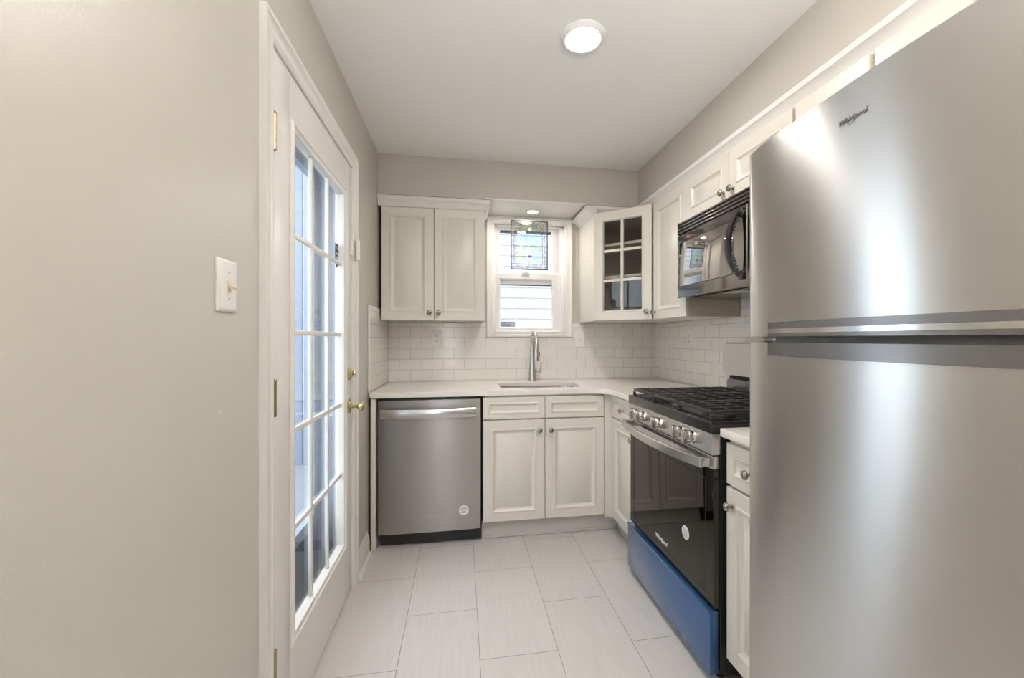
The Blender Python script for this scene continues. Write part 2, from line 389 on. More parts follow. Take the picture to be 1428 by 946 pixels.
# shield decal on the glass
d = thing('shield_decal', 'small dark shield-shaped alarm sticker on the glass of the door', 'sticker', (FX - .0185, 1.955, 1.60))
pts = [(-.024, .052), (.024, .052), (.027, .02), (.024, -.02), (.012, -.045), (0, -.058), (-.012, -.045), (-.024, -.02), (-.027, .02)]
def plate(pl, o, u, v, n, th):
    o, u, v, n = V(o), V(u), V(v), V(n)
    return [[o + u * a + v * b_ + n * dd for a, b_ in pl] for dd in (0, th)]
mk('decal_sheet', MB().loops(plate(pts, (FX - .0187, 1.99, 1.60), Y, Z, X, .0004)), 'slot', d)
mk('decal_stripe', MB().loops(plate([(-.02, .03), (.02, .024), (.022, .036), (-.02, .044)], (FX - .0182, 1.99, 1.60), Y, Z, X, .0002)), 'decal_blue', d)
m = MB()
for zz in (.006, -.012, -.028): m.loops(plate([(-.018 - zz * .1, zz), (.018 + zz * .1, zz - .005), (.018, zz + .003), (-.018, zz + .008)], (FX - .0182, 1.99, 1.60), Y, Z, X, .0002))
mk('decal_lettering', m, 'decal_light', d)
# alarm contact sensor: half on the leaf, half on the casing
s_ = thing('door_sensor', 'slim white alarm contact on the far door casing, above the brass locks', 'sensor', (XL, 2.19, 1.63))
mk('magnet', MB().box(FX + .0005, FX + .012, 2.142, 2.154, 1.63, 1.70, .002), 'white_plastic', s_)
mk('sensor_housing', MB().box(XL + .0205, XL + .038, 2.172, 2.198, 1.615, 1.715, .004), 'white_plastic', s_)

# light switch
sw = thing('light_switch', 'white toggle light switch plate on the beige wall left of the glazed door', 'switch', (XL, 1.062, 1.348))
mk('cover_plate', MB().rect((XL, 1.022, 1.288), Y, Z, X, .080, .120, [(0, .0005), (0, .003), (.006, .0075), (.010, .008)]), 'white_plastic', sw)
m = MB(); m.rect((XL, 1.054, 1.334), Y, Z, X, .016, .028, [(0, .008), (.001, .0095)])
m.loops([[V((XL + a, y, z)) for a, z in ((.009, 1.344), (.009, 1.353), (.027, 1.342), (.026, 1.336))] for y in (1.058, 1.066)])
mk('toggle', m, 'almond', sw, label='almond toggle')
for zz in (1.318, 1.378): mk('screw', MB().lathe((XL + .008, 1.062, zz), X, [(.0032, 0), (.0032, .001), (.001, .0014)], 10), 'chrome', sw)

# ------------------------------------------------------------ window over the sink
win = sroot('window_1', (.5, YB, WZ0))
m = MB()
WC = [(0, 0), (0, .018), (.010, .020), (.016, .016), (.042, .013), (.050, .014), (.055, .006), (.055, 0)]
m.ushape((WX0 - .050, YB, 1.243), X, Z, -Y, WX1 - WX0 + .102, 2.156 - 1.243 - .001, WC)
mk('window_casing', m, 'trim', win)
mk('window_sill', MB().box(WX0 + .004, WX1 - .004, YB - .018, YB + .06, 1.241, 1.262, .004), 'trim', win)
FYW = YB + .055
mk('window_frame', MB().rect((WX0, FYW + .07, WZ0), X, Z, -Y, WX1 - WX0, WZ1 - WZ0, [(0, 0), (0, .08), (.024, .08), (.028, .072), (.028, 0)], closed=True), 'vinyl', win)
def sash(x0, x1, z0, z1, gx0, gx1, gz0, gz1, y, name):
    m = MB(); o = []
    P_ = lambda a, c, yy: V((a, yy, c))
    rings = []
    for (a0, a1, c0, c1, yy) in ((x0, x1, z0, z1, y + .028), (x0, x1, z0, z1, y + .002), (x0 + .002, x1 - .002, z0 + .002, z1 - .002, y), (gx0 - .008, gx1 + .008, gz0 - .008, gz1 + .008, y), (gx0, gx1, gz0, gz1, y + .009), (gx0, gx1, gz0, gz1, y + .028)):
        rings.append([P_(a0, c0, yy), P_(a1, c0, yy), P_(a1, c1, yy), P_(a0, c1, yy)])
    m.loops(rings, closed=True)
    r = mk(name, m, 'vinyl', win)
    mk('pane', MB().box(gx0 - .001, gx1 + .001, y + .012, y + .015, gz0 - .001, gz1 + .001), 'glass', r)
    return r
sash(.262, .764, 1.285, 1.735, .294, .702, 1.318, 1.688, 3.225, 'lower_sash')
sash(.262, .764, 1.655, 2.098, .294, .702, 1.700, 2.078, 3.256, 'upper_sash')
m = MB(); m.rect((.262, 3.294, 1.285), X, Z, -Y, .502, .800, [(0, 0), (0, .008), (.026, .008), (.026, 0)], closed=True); m.box(.28, .745, 3.287, 3.293, 1.648, 1.690)  # dark bars added outside the sashes, standing in for rails in shadow
mk('shaded_rail_bars', m, 'screen', win, label='dark bars for the shaded sash rails')
mk('sash_lock', MB().box(.46, .52, 3.205, 3.224, 1.7355, 1.745, .003), 'vinyl', win)
dc = thing('window_decal', 'small blue-grey sticker in the bottom left corner of the window pane', 'sticker', (.33, 3.236, 1.32))
mk('decal_sheet', MB().box(.300, .408, 3.2355, 3.2365, 1.322, 1.360), 'decal_blue', dc)
m = MB()
for k in range(9): m.box(.306 + k * .0075, .3105 + k * .0075, 3.2350, 3.2354, 1.340, 1.352)
m.lathe((.389, 3.2354, 1.341), -Y, [(.013, 0), (.013, .0004)], 14)
mk('decal_lettering', m, 'decal_light', dc)

# stained glass panel hanging inside the window
sg = thing('stained_glass_panel', 'stained glass picture of flowers under an arch, hung inside the window', 'stained glass', (.505, 3.12, 1.74))
SGX0, SGX1, SGZ0, SGZ1, SGY = .362, .645, 1.748, 2.118, 3.125
mk('panel_frame', MB().rect((SGX0, SGY, SGZ0), X, Z, -Y, SGX1 - SGX0, SGZ1 - SGZ0, [(0, -.004), (0, .004), (.007, .005), (.007, -.004)], closed=True), 'lead', sg)
def stained():
    m = bpy.data.materials.new('stained_glass'); m.use_nodes = True; nt = m.node_tree; nt.nodes.clear(); L = nt.links.new
    N = nt.nodes.new
    tc = N('ShaderNodeTexCoord'); sp = N('ShaderNodeSeparateXYZ'); L(tc.outputs['Object'], sp.inputs[0])
    def math_(op, a, b_=None, c=None):
        n = N('ShaderNodeMath'); n.operation = op
        for k, q in enumerate((a, b_, c)):
            if q is None: continue
            if isinstance(q, (int, float)): n.inputs[k].default_value = q
            else: L(q, n.inputs[k])
        return n.outputs[0]
    vo = N('ShaderNodeTexVoronoi'); vo.inputs['Scale'].default_value = 62; L(tc.outputs['Object'], vo.inputs['Vector'])
    ve = N('ShaderNodeTexVoronoi'); ve.feature = 'DISTANCE_TO_EDGE'; ve.inputs['Scale'].default_value = 62; L(tc.outputs['Object'], ve.inputs['Vector'])
    sc_ = N('ShaderNodeSeparateColor'); L(vo.outputs['Color'], sc_.inputs[0])
    def ramp(src, cols):
        r = N('ShaderNodeValToRGB'); r.color_ramp.interpolation = 'CONSTANT'
        while len(r.color_ramp.elements) < len(cols): r.color_ramp.elements.new(.5)
        for k, c in enumerate(cols): r.color_ramp.elements[k].position = k / len(cols); r.color_ramp.elements[k].color = (*c, 1)
        L(src, r.inputs[0]); return r.outputs[0]
    border = ramp(sc_.outputs[0], [(.70, .62, .58), (.84, .80, .76), (.62, .50, .48), (.78, .70, .70), (.60, .58, .62)])
    sky = ramp(sc_.outputs[1], [(.62, .86, .92), (.72, .92, .94), (.80, .92, .95), (.60, .84, .84)])
    plants = ramp(sc_.outputs[2], [(.48, .72, .52), (.78, .84, .66), (.86, .80, .80), (.55, .80, .70), (.84, .88, .94), (.80, .66, .70), (.85, .84, .45)])
    green = ramp(sc_.outputs[0], [(.30, .52, .36), (.48, .70, .46), (.60, .66, .46), (.72, .52, .48)])
    # local coordinates: object origin at (.505, 3.12, 1.74)
    x_ = sp.outputs[0]; z_ = sp.outputs[2]
    hw, zc_ = .100, .250
    dx = math_('SUBTRACT', x_, -.0015)
    dz = math_('MAXIMUM', math_('SUBTRACT', z_, zc_), 0.0)
    rr = math_('SQRT', math_('ADD', math_('MULTIPLY', dx, dx), math_('MULTIPLY', dz, dz)))
    out_arch = math_('GREATER_THAN', rr, hw)
    lowb = math_('LESS_THAN', z_, .052)
    isb = math_('MAXIMUM', out_arch, lowb)
    topg = math_('MULTIPLY', math_('GREATER_THAN', z_, .290), 1.0)
    skym = math_('GREATER_THAN', z_, .205)
    def mix(f, a, b_):
        n = N('ShaderNodeMix'); n.data_type = 'RGBA'; L(f, n.inputs[0]); L(a, n.inputs[6]); L(b_, n.inputs[7]); return n.outputs[2]
    c = mix(skym, plants, sky); c = mix(topg, c, green); c = mix(isb, c, border)
    edge = math_('LESS_THAN', ve.outputs['Distance'], .10)
    a1 = math_('LESS_THAN', math_('ABSOLUTE', math_('SUBTRACT', rr, hw)), .0016)
    a2 = math_('LESS_THAN', math_('ABSOLUTE', math_('SUBTRACT', rr, hw + .016)), .0012)
    a3 = math_('LESS_THAN', math_('ABSOLUTE', math_('SUBTRACT', z_, .052)), .0018)
    up = math_('GREATER_THAN', z_, .052)
    lead = math_('MAXIMUM', math_('MULTIPLY', math_('MAXIMUM', a1, a2), up), a3)
    lead = math_('MAXIMUM', lead, math_('MULTIPLY', edge, .2))
    dark = N('ShaderNodeRGB'); dark.outputs[0].default_value = (.16, .17, .18, 1)
    c = mix(lead, c, dark.outputs[0])
    tr = N('ShaderNodeBsdfTransparent'); tl = N('ShaderNodeBsdfTranslucent'); gl = N('ShaderNodeBsdfGlossy'); gl.inputs['Roughness'].default_value = .1
    gm = N('ShaderNodeGamma'); gm.inputs[1].default_value = .38; L(c, gm.inputs[0]); L(gm.outputs[0], tr.inputs[0]); L(c, tl.inputs[0])
    m1 = N('ShaderNodeMixShader'); m1.inputs[0].default_value = .10; L(tr.outputs[0], m1.inputs[1]); L(tl.outputs[0], m1.inputs[2])
    m2 = N('ShaderNodeMixShader'); m2.inputs[0].default_value = .008; L(m1.outputs[0], m2.inputs[1]); L(gl.outputs[0], m2.inputs[2])
    o = N('ShaderNodeOutputMaterial'); L(m2.outputs[0], o.inputs[0]); return m
M['stained'] = stained()
mk('coloured_glass', MB().box(SGX0 + .006, SGX1 - .006, SGY - .0015, SGY + .0015, SGZ0 + .006, SGZ1 - .006), 'stained', sg)
def petals(cx, cz, r, n, m_, name, a0=0, spread=2 * PI, w=.35):
    m = MB()
    for k in range(n):
        a = a0 + spread * k / max(1, n - (0 if spread > 6 else 1)); u_ = V((math.cos(a), 0, math.sin(a))); v_ = V((-math.sin(a), 0, math.cos(a)))
        pl = [(0, 0), (r * .5, -r * w * .6), (r * .85, -r * w * .3), (r, 0), (r * .85, r * w * .3), (r * .5, r * w * .6)]
        m.loops(plate(pl, (cx, SGY - .0022, cz), u_, v_, -Y, .0012))
    mk(name, m, m_, sg)
petals(.507, 1.842, .020, 5, 'purple', 'iris_flower', a0=.35, spread=PI - .7, w=.42)
petals(.507, 2.052, .013, 6, 'pink', 'rose_flower', w=.9)
petals(.583, 1.90, .012, 5, 'leaf', 'leaf_spray', a0=.4)
petals(.440, 1.925, .011, 6, 'yellow', 'yellow_flower', w=.8)
for xx in (.40, .607): mk('hanging_wire', MB().tube([(xx, SGY, SGZ1), (xx, SGY + .005, 2.135), (xx, SGY + .012, 2.148)], .0009, 6), 'lead', sg)

# ------------------------------------------------------------ outside
m = MB()
for k in range(34):
    z0 = -.4 + k * .125
    m.loops([[V((x, 5.0 - a, z)) for a, z in ((0, z0), (.018, z0), (.004, z0 + .124), (0, z0 + .124))] for x in (-1.6, 3.4)])
tag(struct('house_siding', m, 'siding', loc=(0.9, 5, -.4)), 'white lap siding of the neighbouring house outside the window', 'siding')
if 'kind' in bpy.data.objects['house_siding']: del bpy.data.objects['house_siding']['kind']
struct('ground', MB().box(-9, 6, -6, 9, -.45, -.4), 'ground')
po = mk('porch_deck', MB().box(-3.4, XL - .17, .2, 4.8, -.39, -.03), 'deck', loc=(-2, 2, -.39))
tag(po, 'grey porch deck outside the glazed door', 'deck')
m = MB()
for k in range(24):
    x = -3.4 + k * .115; m.box(x, x + .105, 4.5, 4.53, -.03, 4.2, .004)
pf = mk('porch_fence', m, 'pale_blue', loc=(-2, 4.5, -.03)); tag(pf, 'pale blue vertical board screen beyond the porch, seen through the door glass', 'fence')
sd = thing('storm_door', 'outer storm door with a dark lower panel, behind the glazed door', 'storm door', (XL - .14, DY0, .02))
SDX = XL - .142
m = MB(); m.box(SDX - .03, SDX, DY0 + .02, DY0 + .08, .02, DZ - .02, .003); m.box(SDX - .03, SDX, DY1 - .08, DY1 - .02, .02, DZ - .02, .003)
m.box(SDX - .03, SDX, DY0 + .08, DY1 - .08, DZ - .09, DZ - .02); m.box(SDX - .03, SDX, DY0 + .08, DY1 - .08, .02, .09); m.box(SDX - .03, SDX, DY0 + .08, DY1 - .08, .36, .41)
mk('door_frame', m, 'storm', sd)
mk('kick_panel', MB().box(SDX - .022, SDX - .008, DY0 + .08, DY1 - .08, .09, .36), 'kick', sd)
mk('pane', MB().box(SDX - .016, SDX - .012, DY0 + .08, DY1 - .08, .41, DZ - .09), 'glass', sd)

# ------------------------------------------------------------ backsplash
m = MB().use('tile_back')
m.box(XL + .0105, .183, TY, YB - .0005, .9145, 1.349); m.box(.847, TX, TY, YB - .0005, .9145, 1.349); m.box(.183, .847, TY, YB - .0005, .9145, 1.240)
tag(mk('tile_backsplash', m, 'tile_back', loc=(0, 0, 0)), 'white subway tile backsplash on the back wall below the window and cabinets', 'backsplash')
m = MB().use('tile_side'); m.box(XL + .0005, XL + .010, 2.545, YB - .0005, .9145, 1.415)
m.use('trim'); m.box(XL + .0005, XL + .011, 2.536, 2.545, .9145, 1.424, .002); m.box(XL + .0005, XL + .011, 2.545, YB - .0105, 1.415, 1.424, .002)
tag(mk('tile_backsplash', m, 'tile_side', loc=(0, 0, 0)), 'strip of white tile with edge trim on the left wall at the counter end', 'backsplash')
m = MB().use('tile_side'); m.box(TX, XR - .0005, .99, YB - .0005, .9145, 1.349); m.box(TX, XR - .0005, .99, 2.110, 1.350, 1.46)
tag(mk('tile_backsplash', m, 'tile_side', loc=(0, 0, 0)), 'white subway tile backsplash on the right wall behind the range', 'backsplash')
# the tile materials measure from the world origin, so this mesh keeps its origin there

# ------------------------------------------------------------ cabinet pieces
def door_front(parent, o, u, n, w, h, fw=.056, name='door', t=.019, mname='cab'):
    """raised frame door; o = lower left corner on the cabinet face, n = outward"""
    fw = min(fw, h * .30)
    pr = [(0, 0), (0, t - .002), (.002, t), (fw - .004, t), (fw - .001, t + .003), (fw + .005, t + .003), (fw + .009, t - .001), (fw + .020, t - .009), (fw + .026, t - .009), (fw + .029, t - .007)]
    if h < .2: pr = [(0, 0), (0, t - .002), (.002, t), (fw - .008, t), (fw - .005, t + .003), (fw, t + .003), (fw + .003, t - .001), (fw + .012, t - .008), (fw + .015, t - .008)]
    return mk(name, MB().rect(o, u, Z, n, w, h, pr), mname, parent)
def knob(parent, p, n, r=.0155):
    m = MB(); m.lathe(p, n, [(.008, 0), (.008, .002), (.0055, .006), (.005, .012), (.0075, .017), (r, .020), (r + .0005, .023), (r * .93, .027), (r * .6, .030), (.001, .031)], 20)
    return mk('knob', m, 'nickel', parent, label='round nickel knob')

# ---- base cabinets on the back wall
CY = 2.549                                # carcass face of the back run (door skin reaches 2.530)
TY_ = TY - .004
ep = mk('end_panel', MB().box(XL + .016, -.490, 2.535, TY_, .001, .882, .002), 'cab', loc=(-.505, 2.8, 0))
tag(ep, 'narrow painted end panel between the left wall and the dishwasher', 'cabinet panel')
sb = thing('base_cabinet', 'cream two-door sink base cabinet under the window with two false drawer fronts', 'cabinet', (.5, 2.8, 0))
m = MB(); m.box(.122, .137, CY, TY_, .122, .882); m.box(.870, .885, CY, TY_, .122, .882); m.box(.137, .870, CY, TY_, .122, .137)
m.rect((.122, CY + .02, .122), X, Z, -Y, .763, .760, [(0, 0), (0, .02), (.04, .02), (.04, 0)], closed=True)
m.box(.137, .870, CY, CY + .018, .728, .745); m.box(.495, .513, CY, CY + .018, .12, .87)
m.box(.137, .870, TY_ - .01, TY_, .115, .60)
mk('cabinet_body', m, 'cab', sb)
for x0, x1 in ((.126, .5035), (.5075, .884)):
    f = door_front(sb, (x0, CY, .741), X, -Y, x1 - x0, .131, name='drawer_front')
for x0, x1, kx in ((.126, .5035, .470), (.5075, .884, .541)):
    f = door_front(sb, (x0, CY, .122), X, -Y, x1 - x0, .612); knob(f, (kx, CY - .019, .668), -Y)
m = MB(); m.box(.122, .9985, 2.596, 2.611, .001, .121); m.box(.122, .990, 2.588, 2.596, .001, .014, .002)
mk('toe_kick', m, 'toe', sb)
# ---- corner run on the right wall
RX = .949
cb = thing('base_cabinet', 'narrow cream corner cabinet between the sink base and the gas range', 'cabinet', (1.2, 2.4, 0))
m = MB(); m.box(RX, TX - .002, 2.112, 2.127, .10, .882); m.box(RX, 1.02, 2.127, 2.515, .10, .882)
m.box(1.02, TX - .002, 2.127, 2.53, .10, .115)
m.box(.887, 1.0, 2.535, 2.553, .10, .882); m.box(.930, RX + .001, 2.515, 2.553, .10, .882)
mk('cabinet_body', m, 'cab', cb)
f = door_front(cb, (RX, 2.513, .741), -Y, -X, .386, .131, name='drawer', fw=.05); knob(f, (RX - .019, 2.325, .806), -X)
f = door_front(cb, (RX, 2.513, .112), -Y, -X, .386, .622); knob(f, (RX - .019, 2.175, .668), -X)
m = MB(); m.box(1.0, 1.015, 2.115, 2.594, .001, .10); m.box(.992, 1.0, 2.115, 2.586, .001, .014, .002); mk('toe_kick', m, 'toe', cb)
# ---- base cabinet between range and refrigerator
nb = thing('base_cabinet', 'cream one-door one-drawer cabinet squeezed between the gas range and the refrigerator', 'cabinet', (1.2, 1.15, 0))
m = MB(); m.box(.934, TX - .002, 1.328, 1.342, .10, .882); m.box(.934, 1.01, 1.0, 1.328, .10, .882); m.box(1.01, TX - .002, 1.0, 1.328, .10, .115); m.box(1.01, TX - .002, .992, 1.0, .10, .882)
mk('cabinet_body', m, 'cab', nb)
f = door_front(nb, (.934, 1.338, .722), -Y, -X, .338, .142, name='drawer', fw=.05); knob(f, (.915, 1.212, .790), -X)
f = door_front(nb, (.934, 1.338, .108), -Y, -X, .338, .604); knob(f, (.915, 1.306, .652), -X)
mk('toe_kick', MB().box(1.0, 1.015, .992, 1.342, .001, .10), 'black', nb)

# ---- countertops
def countertop():
    bm = bmesh.new(); z = .914; r = .11
    x1, y1 = .905, 2.524
    outer = [(XL + .0115, TY - .001), (TX - .001, TY - .001), (TX - .001, 2.112), (x1, 2.112)]
    for k in range(11):
        a = (PI / 2) * k / 10; outer.append((x1 - r + r * math.cos(a), y1 - r + r * math.sin(a)))
    outer += [(XL + .0115, y1)]
    # sink cutout
    cx, cy, hx, hy, rc = .518, 2.835, .272, .178, .075
    inner = []
    for (sx, sy, a0) in ((1, 1, 0), (-1, 1, PI / 2), (-1, -1, PI), (1, -1, 3 * PI / 2)):
        for k in range(8):
            a = a0 + (PI / 2) * k / 7; inner.append((cx + sx * (hx - rc) + rc * math.cos(a), cy + sy * (hy - rc) + rc * math.sin(a)))
    es = []
    for loop in (outer, inner):
        vs_ = [bm.verts.new((p[0], p[1], z)) for p in loop]
        for i in range(len(vs_)): es.append(bm.edges.new((vs_[i], vs_[(i + 1) % len(vs_)])))
    bmesh.ops.triangle_fill(bm, use_beauty=True, use_dissolve=False, edges=es)
    fs = bm.faces[:]
    bmesh.ops.recalc_face_normals(bm, faces=fs)
    r_ = bmesh.ops.extrude_face_region(bm, geom=fs)
    nv = [g for g in r_['geom'] if isinstance(g, bmesh.types.BMVert)]
    bmesh.ops.translate(bm, verts=nv, vec=(0, 0, -.030))
    bmesh.ops.recalc_face_normals(bm, faces=bm.faces[:])
    eb = [e for e in bm.edges if len(e.link_faces) == 2 and e.calc_face_angle(0) > 1.2]
    bmesh.ops.bevel(bm, geom=eb, offset=.003, segments=2, affect='EDGES')
    mb = MB(); mb.bm.free(); mb.bm = bm
    return mb, inner
mb, inner = countertop()
ct = mk('countertop', mb, 'quartz', loc=(.2, 2.85, .884)); tag(ct, 'L-shaped white quartz countertop with the sink cut into it and a rounded inner corner', 'countertop')
c2 = mk('countertop', MB().box(.893, TX - .001, .992, 1.3435, .884, .914, .004), 'quartz', loc=(1.2, 1.15, .884)); tag(c2, 'short white quartz countertop piece between the range and the refrigerator', 'countertop')

# ---- sink
sk = thing('kitchen_sink', 'stainless steel undermount sink bowl set in the counter below the window', 'sink', (.518, 2.835, .70))
cx, cy = .518, 2.835
def scl(s, z): return [V((cx + (x - cx) * s, cy + (y - cy) * s, z)) for x, y in inner]
m = MB(); m.loops([scl(1.05, .8835), scl(1.012, .8835), scl(1.005, .874), scl(.99, .74), scl(.94, .712), scl(.3, .706), scl(.2, .704), scl(.2, .700), scl(.95, .708), scl(1.015, .74), scl(1.05, .87)], cap0=False, cap1=False, closed=True)
mk('bowl', m, 'steel_plain', sk)
m = MB(); m.lathe((cx, cy, .704), Z, [(.045, 0), (.045, .004), (.036, .005), (.034, .001), (.001, .001)], 24)
mk('drain', m, 'chrome', sk)
mk('drain_cap', MB().lathe((.62, 2.70, .8735), V((0, 0, -1)), [(.004, -.006), (.009, -.004), (.009, .010), (.003, .014)], 14), 'white_plastic', sk, label='small white clip at the sink rim')
# ---- faucet
fc = thing('kitchen_faucet', 'brushed steel pull-down kitchen faucet standing behind the sink', 'faucet', (.520, 3.085, .914))
fx, fy = .520, 3.085
m = MB(); m.lathe((fx, fy, .9145), Z, [(.033, 0), (.033, .004), (.0305, .006), (.0275, .05), (.0225, .11), (.0175, .17), (.0145, .23), (.0145, .275)], 28)
# arch
arc = [(fx, fy, 1.185)]
R_ = .085
for k in range(15):
    a = PI * k / 14; arc.append((fx, fy - R_ + R_ * math.cos(a), 1.195 + R_ * .95 * math.sin(a)))
m.tube(arc, .0145, 18)
mk('body', m, 'steel_plain', fc)
m = MB(); m.lathe((fx, fy - 2 * R_, 1.197), -Z, [(.0146, 0), (.0155, .004), (.0165, .03), (.0195, .09), (.021, .118), (.0205, .124), (.012, .126)], 24)
h_ = mk('spray_head', m, 'steel_plain', fc)
mk('spray_button', MB().box(fx + .017, fx + .0235, fy - 2 * R_ - .008, fy - 2 * R_ + .008, 1.10, 1.135, .002), 'black', h_)
m = MB(); m.cyl((fx + .015, fy, .985), (fx + .068, fy, .985), .0105, n=18); m.tube([(fx + .061, fy, .985), (fx + .063, fy - .004, 1.02), (fx + .066, fy - .008, 1.056)], .005, 12, radii=[.0065, .0055, .0045])
mk('handle', m, 'steel_plain', fc)

# ------------------------------------------------------------ dishwasher
dw = thing('dishwasher', 'stainless steel dishwasher under the counter beside the left wall', 'dishwasher', (-.18, 2.8, 0))
DX0, DX1 = -.476, .112
mk('tub_housing', MB().box(DX0 + .003, DX1 + .001, 2.575, 3.13, .06, .872), 'black', dw)
m = MB(); pr = []
for k in range(13):
    t = k / 12; x = DX0 + (DX1 - DX0) * t; pr.append((x, 2.530 - .004 * math.sin(PI * t)))
pr += [(DX1, 2.572), (DX0, 2.572)]
m.prism(pr, .092, .868, .002)
dd = mk('door_panel', m, 'steel_dark', dw)
def bowbar(m, p0, p1, out, off0, off1, h, t, n=21, pw=2):
    p0, p1, out = V(p0), V(p1), V(out); rings = []
    for k in range(n):
        s_ = k / (n - 1); o = off0 + (off1 - off0) * (1 - abs(2 * s_ - 1) ** pw); c = p0.lerp(p1, s_) + out * o
        rings.append([c + out * a + Z * b_ for a, b_ in ((0, -h / 2), (t * .7, -h / 2), (t, -h / 2 + .004), (t, h / 2 - .004), (t * .7, h / 2), (0, h / 2))])
    m.loops(rings)
m = MB(); bowbar(m, (DX0 + .018, 2.528, .794), (DX1 - .028, 2.528, .794), -Y, .018, .045, .053, .010)
m.box(DX0 + .020, DX0 + .038, 2.505, 2.5275, .776, .812, .003); m.box(DX1 - .048, DX1 - .030, 2.505, 2.5275, .776, .812, .003)
mk('handle', m, 'steel_plain', dd, label='bowed flat steel bar handle')
mk('toe_kick', MB().box(DX0 + .004, DX1, 2.58, 2.60, .012, .092), 'black', dw)
mk('top_gasket', MB().box(DX0, DX1, 2.545, 2.57, .869, .880), 'black', dw)
for x in (DX0 + .03, DX1 - .03): mk('foot', MB().cyl((x, 2.62, .0005), (x, 2.62, .061), .012), 'black', dw)
m = MB(); m.lathe((.013, 2.5280, .208), -Y, [(.029, 0), (.029, .0020)], 28); st = mk('sticker', m, 'paper', dw, label='round white paper sticker')
m = MB()
for k, (a, b_) in enumerate(((-.015, .014), (-.019, .019), (-.018, .017), (-.012, .013), (-.016, .012))):
    m.box(.013 + a, .013 + b_, 2.5254, 2.5260, .208 + .014 - k * .0075, .208 + .0168 - k * .0075)
mk('sticker_print', m, 'ink', st)
text_mesh('logo', 'Whirlpool', .018, (-.175, 2.5252, .185), X, Z, -Y, 'logo_faint', dw, .25)

# ------------------------------------------------------------ wall cabinets
wc = thing('upper_cabinet', 'cream two-door wall cabinet hung left of the window', 'wall cabinet', (-.18, 3.0, 1.35))
CT = 2.086
m = MB(); m.box(XL + .022, .152, 2.846, 3.159, 1.352, 2.155); mk('cabinet_body', m, 'cab', wc)
for x0, x1, kx in ((-.512, -.181, -.209), (-.177, .152, -.149)):
    f = door_front(wc, (x0, 2.846, 1.350), X, -Y, x1 - x0, CT - 1.350); knob(f, (kx, 2.827, 1.400), -Y)
mk('scribe_shadow_gap', MB().box(XL + .001, XL + .0215, 2.90, 2.91, 1.43, 2.086), 'slot', wc)

# diagonal glass corner cabinet
gc = thing('upper_cabinet', 'diagonal corner wall cabinet with a six-pane glass door', 'wall cabinet', (1.25, 2.9, 1.35))
A, B = V((.912, 2.790, 0)), V((1.203, 2.517, 0))
poly = [(.906, TY - .002), (.906, 2.800), (A.x + .006, A.y + .006), (B.x + .006, B.y + .006), (TX - .002, 2.506), (TX - .002, TY_ + .002)]
m = MB().use('cab'); m.box(.904, .920, 2.790, TY_ + .002, 1.352, 2.152)
m.box(1.228, TX - .002, 2.506, 2.520, 1.352, 2.15)
m.use('cab'); m.prism(poly, 1.352, 1.368); m.prism(poly, 2.070, 2.086)
u_ = (B - A).normalized(); n_ = V((u_.y, -u_.x, 0)); n_ = n_ if n_.y < 0 else -n_
Wd = (B - A).length
m.use('cab'); m.rect(A + V((0, 0, 1.352)) - n_ * .0, u_, Z, n_, Wd, CT - 1.352, [(0, -.018), (0, -.001), (.038, -.001), (.038, -.018)], closed=True)
m.use('cab_in'); m.box(.921, TX - .004, TY_ - .006, TY_ + .001, 1.368, 2.07); m.box(TX - .010, TX - .003, 2.521, TY_ - .006, 1.368, 2.07)
mk('cabinet_body', m, 'cab', gc)
ins = [(.921, TY_ - .01), (.921, 2.82), (A.x + .03, A.y + .02), (B.x + .012, B.y + .022), (TX - .012, 2.525), (TX - .012, TY_ - .01)]
for z in (1.640, 1.862): mk('shelf', MB().prism(ins, z, z + .018), 'cab', gc)
# glass door
dh = CT - 1.352; fo = A + V((0, 0, 1.352)) + n_ * .001
m = MB(); m.rect(fo, u_, Z, n_, Wd, dh, [(0, 0), (0, .017), (.002, .019), (.052, .019), (.055, .022), (.061, .022), (.067, .012), (.067, 0)], closed=True)
iw, ih = Wd - .134, dh - .134; io = fo + u_ * .067 + Z * .067
c_ = io + u_ * (iw / 2)
def bar(m, o, du, dv, hw_, hh_):   # muntin box centred on o in the door plane
    m.rect(o - u_ * hw_ - Z * hh_, u_, Z, n_, hw_ * 2, hh_ * 2, [(0, .002), (0, .014), (.0025, .018)])
bar(m, io + u_ * iw / 2 + Z * ih / 2, 0, 0, .0095, ih / 2)
for k in (1, 2): bar(m, io + u_ * iw / 2 + Z * ih * k / 3, 0, 0, iw / 2, .0095)
gd = mk('door', m, 'cab', gc)
mk('pane', MB().rect(io + n_ * .004, u_, Z, n_, iw, ih, [(-.004, 0), (-.004, .003)]), 'cab_glass', gd)
knob(gd, fo + u_ * (Wd - .03) + Z * .05 + n_ * .019, n_)

# single door cabinet
sc_ = thing('upper_cabinet', 'tall cream single-door wall cabinet between the glass corner cabinet and the microwave', 'wall cabinet', (1.35, 2.3, 1.35))
UX = 1.219
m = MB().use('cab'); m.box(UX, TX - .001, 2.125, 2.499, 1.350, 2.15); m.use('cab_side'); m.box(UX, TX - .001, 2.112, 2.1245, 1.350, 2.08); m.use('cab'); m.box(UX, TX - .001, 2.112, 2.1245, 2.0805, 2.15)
mk('cabinet_body', m, 'cab', sc_)
f = door_front(sc_, (UX, 2.499, 1.350), -Y, -X, .388, 2.080 - 1.350); knob(f, (UX - .019, 2.470, 1.395), -X)
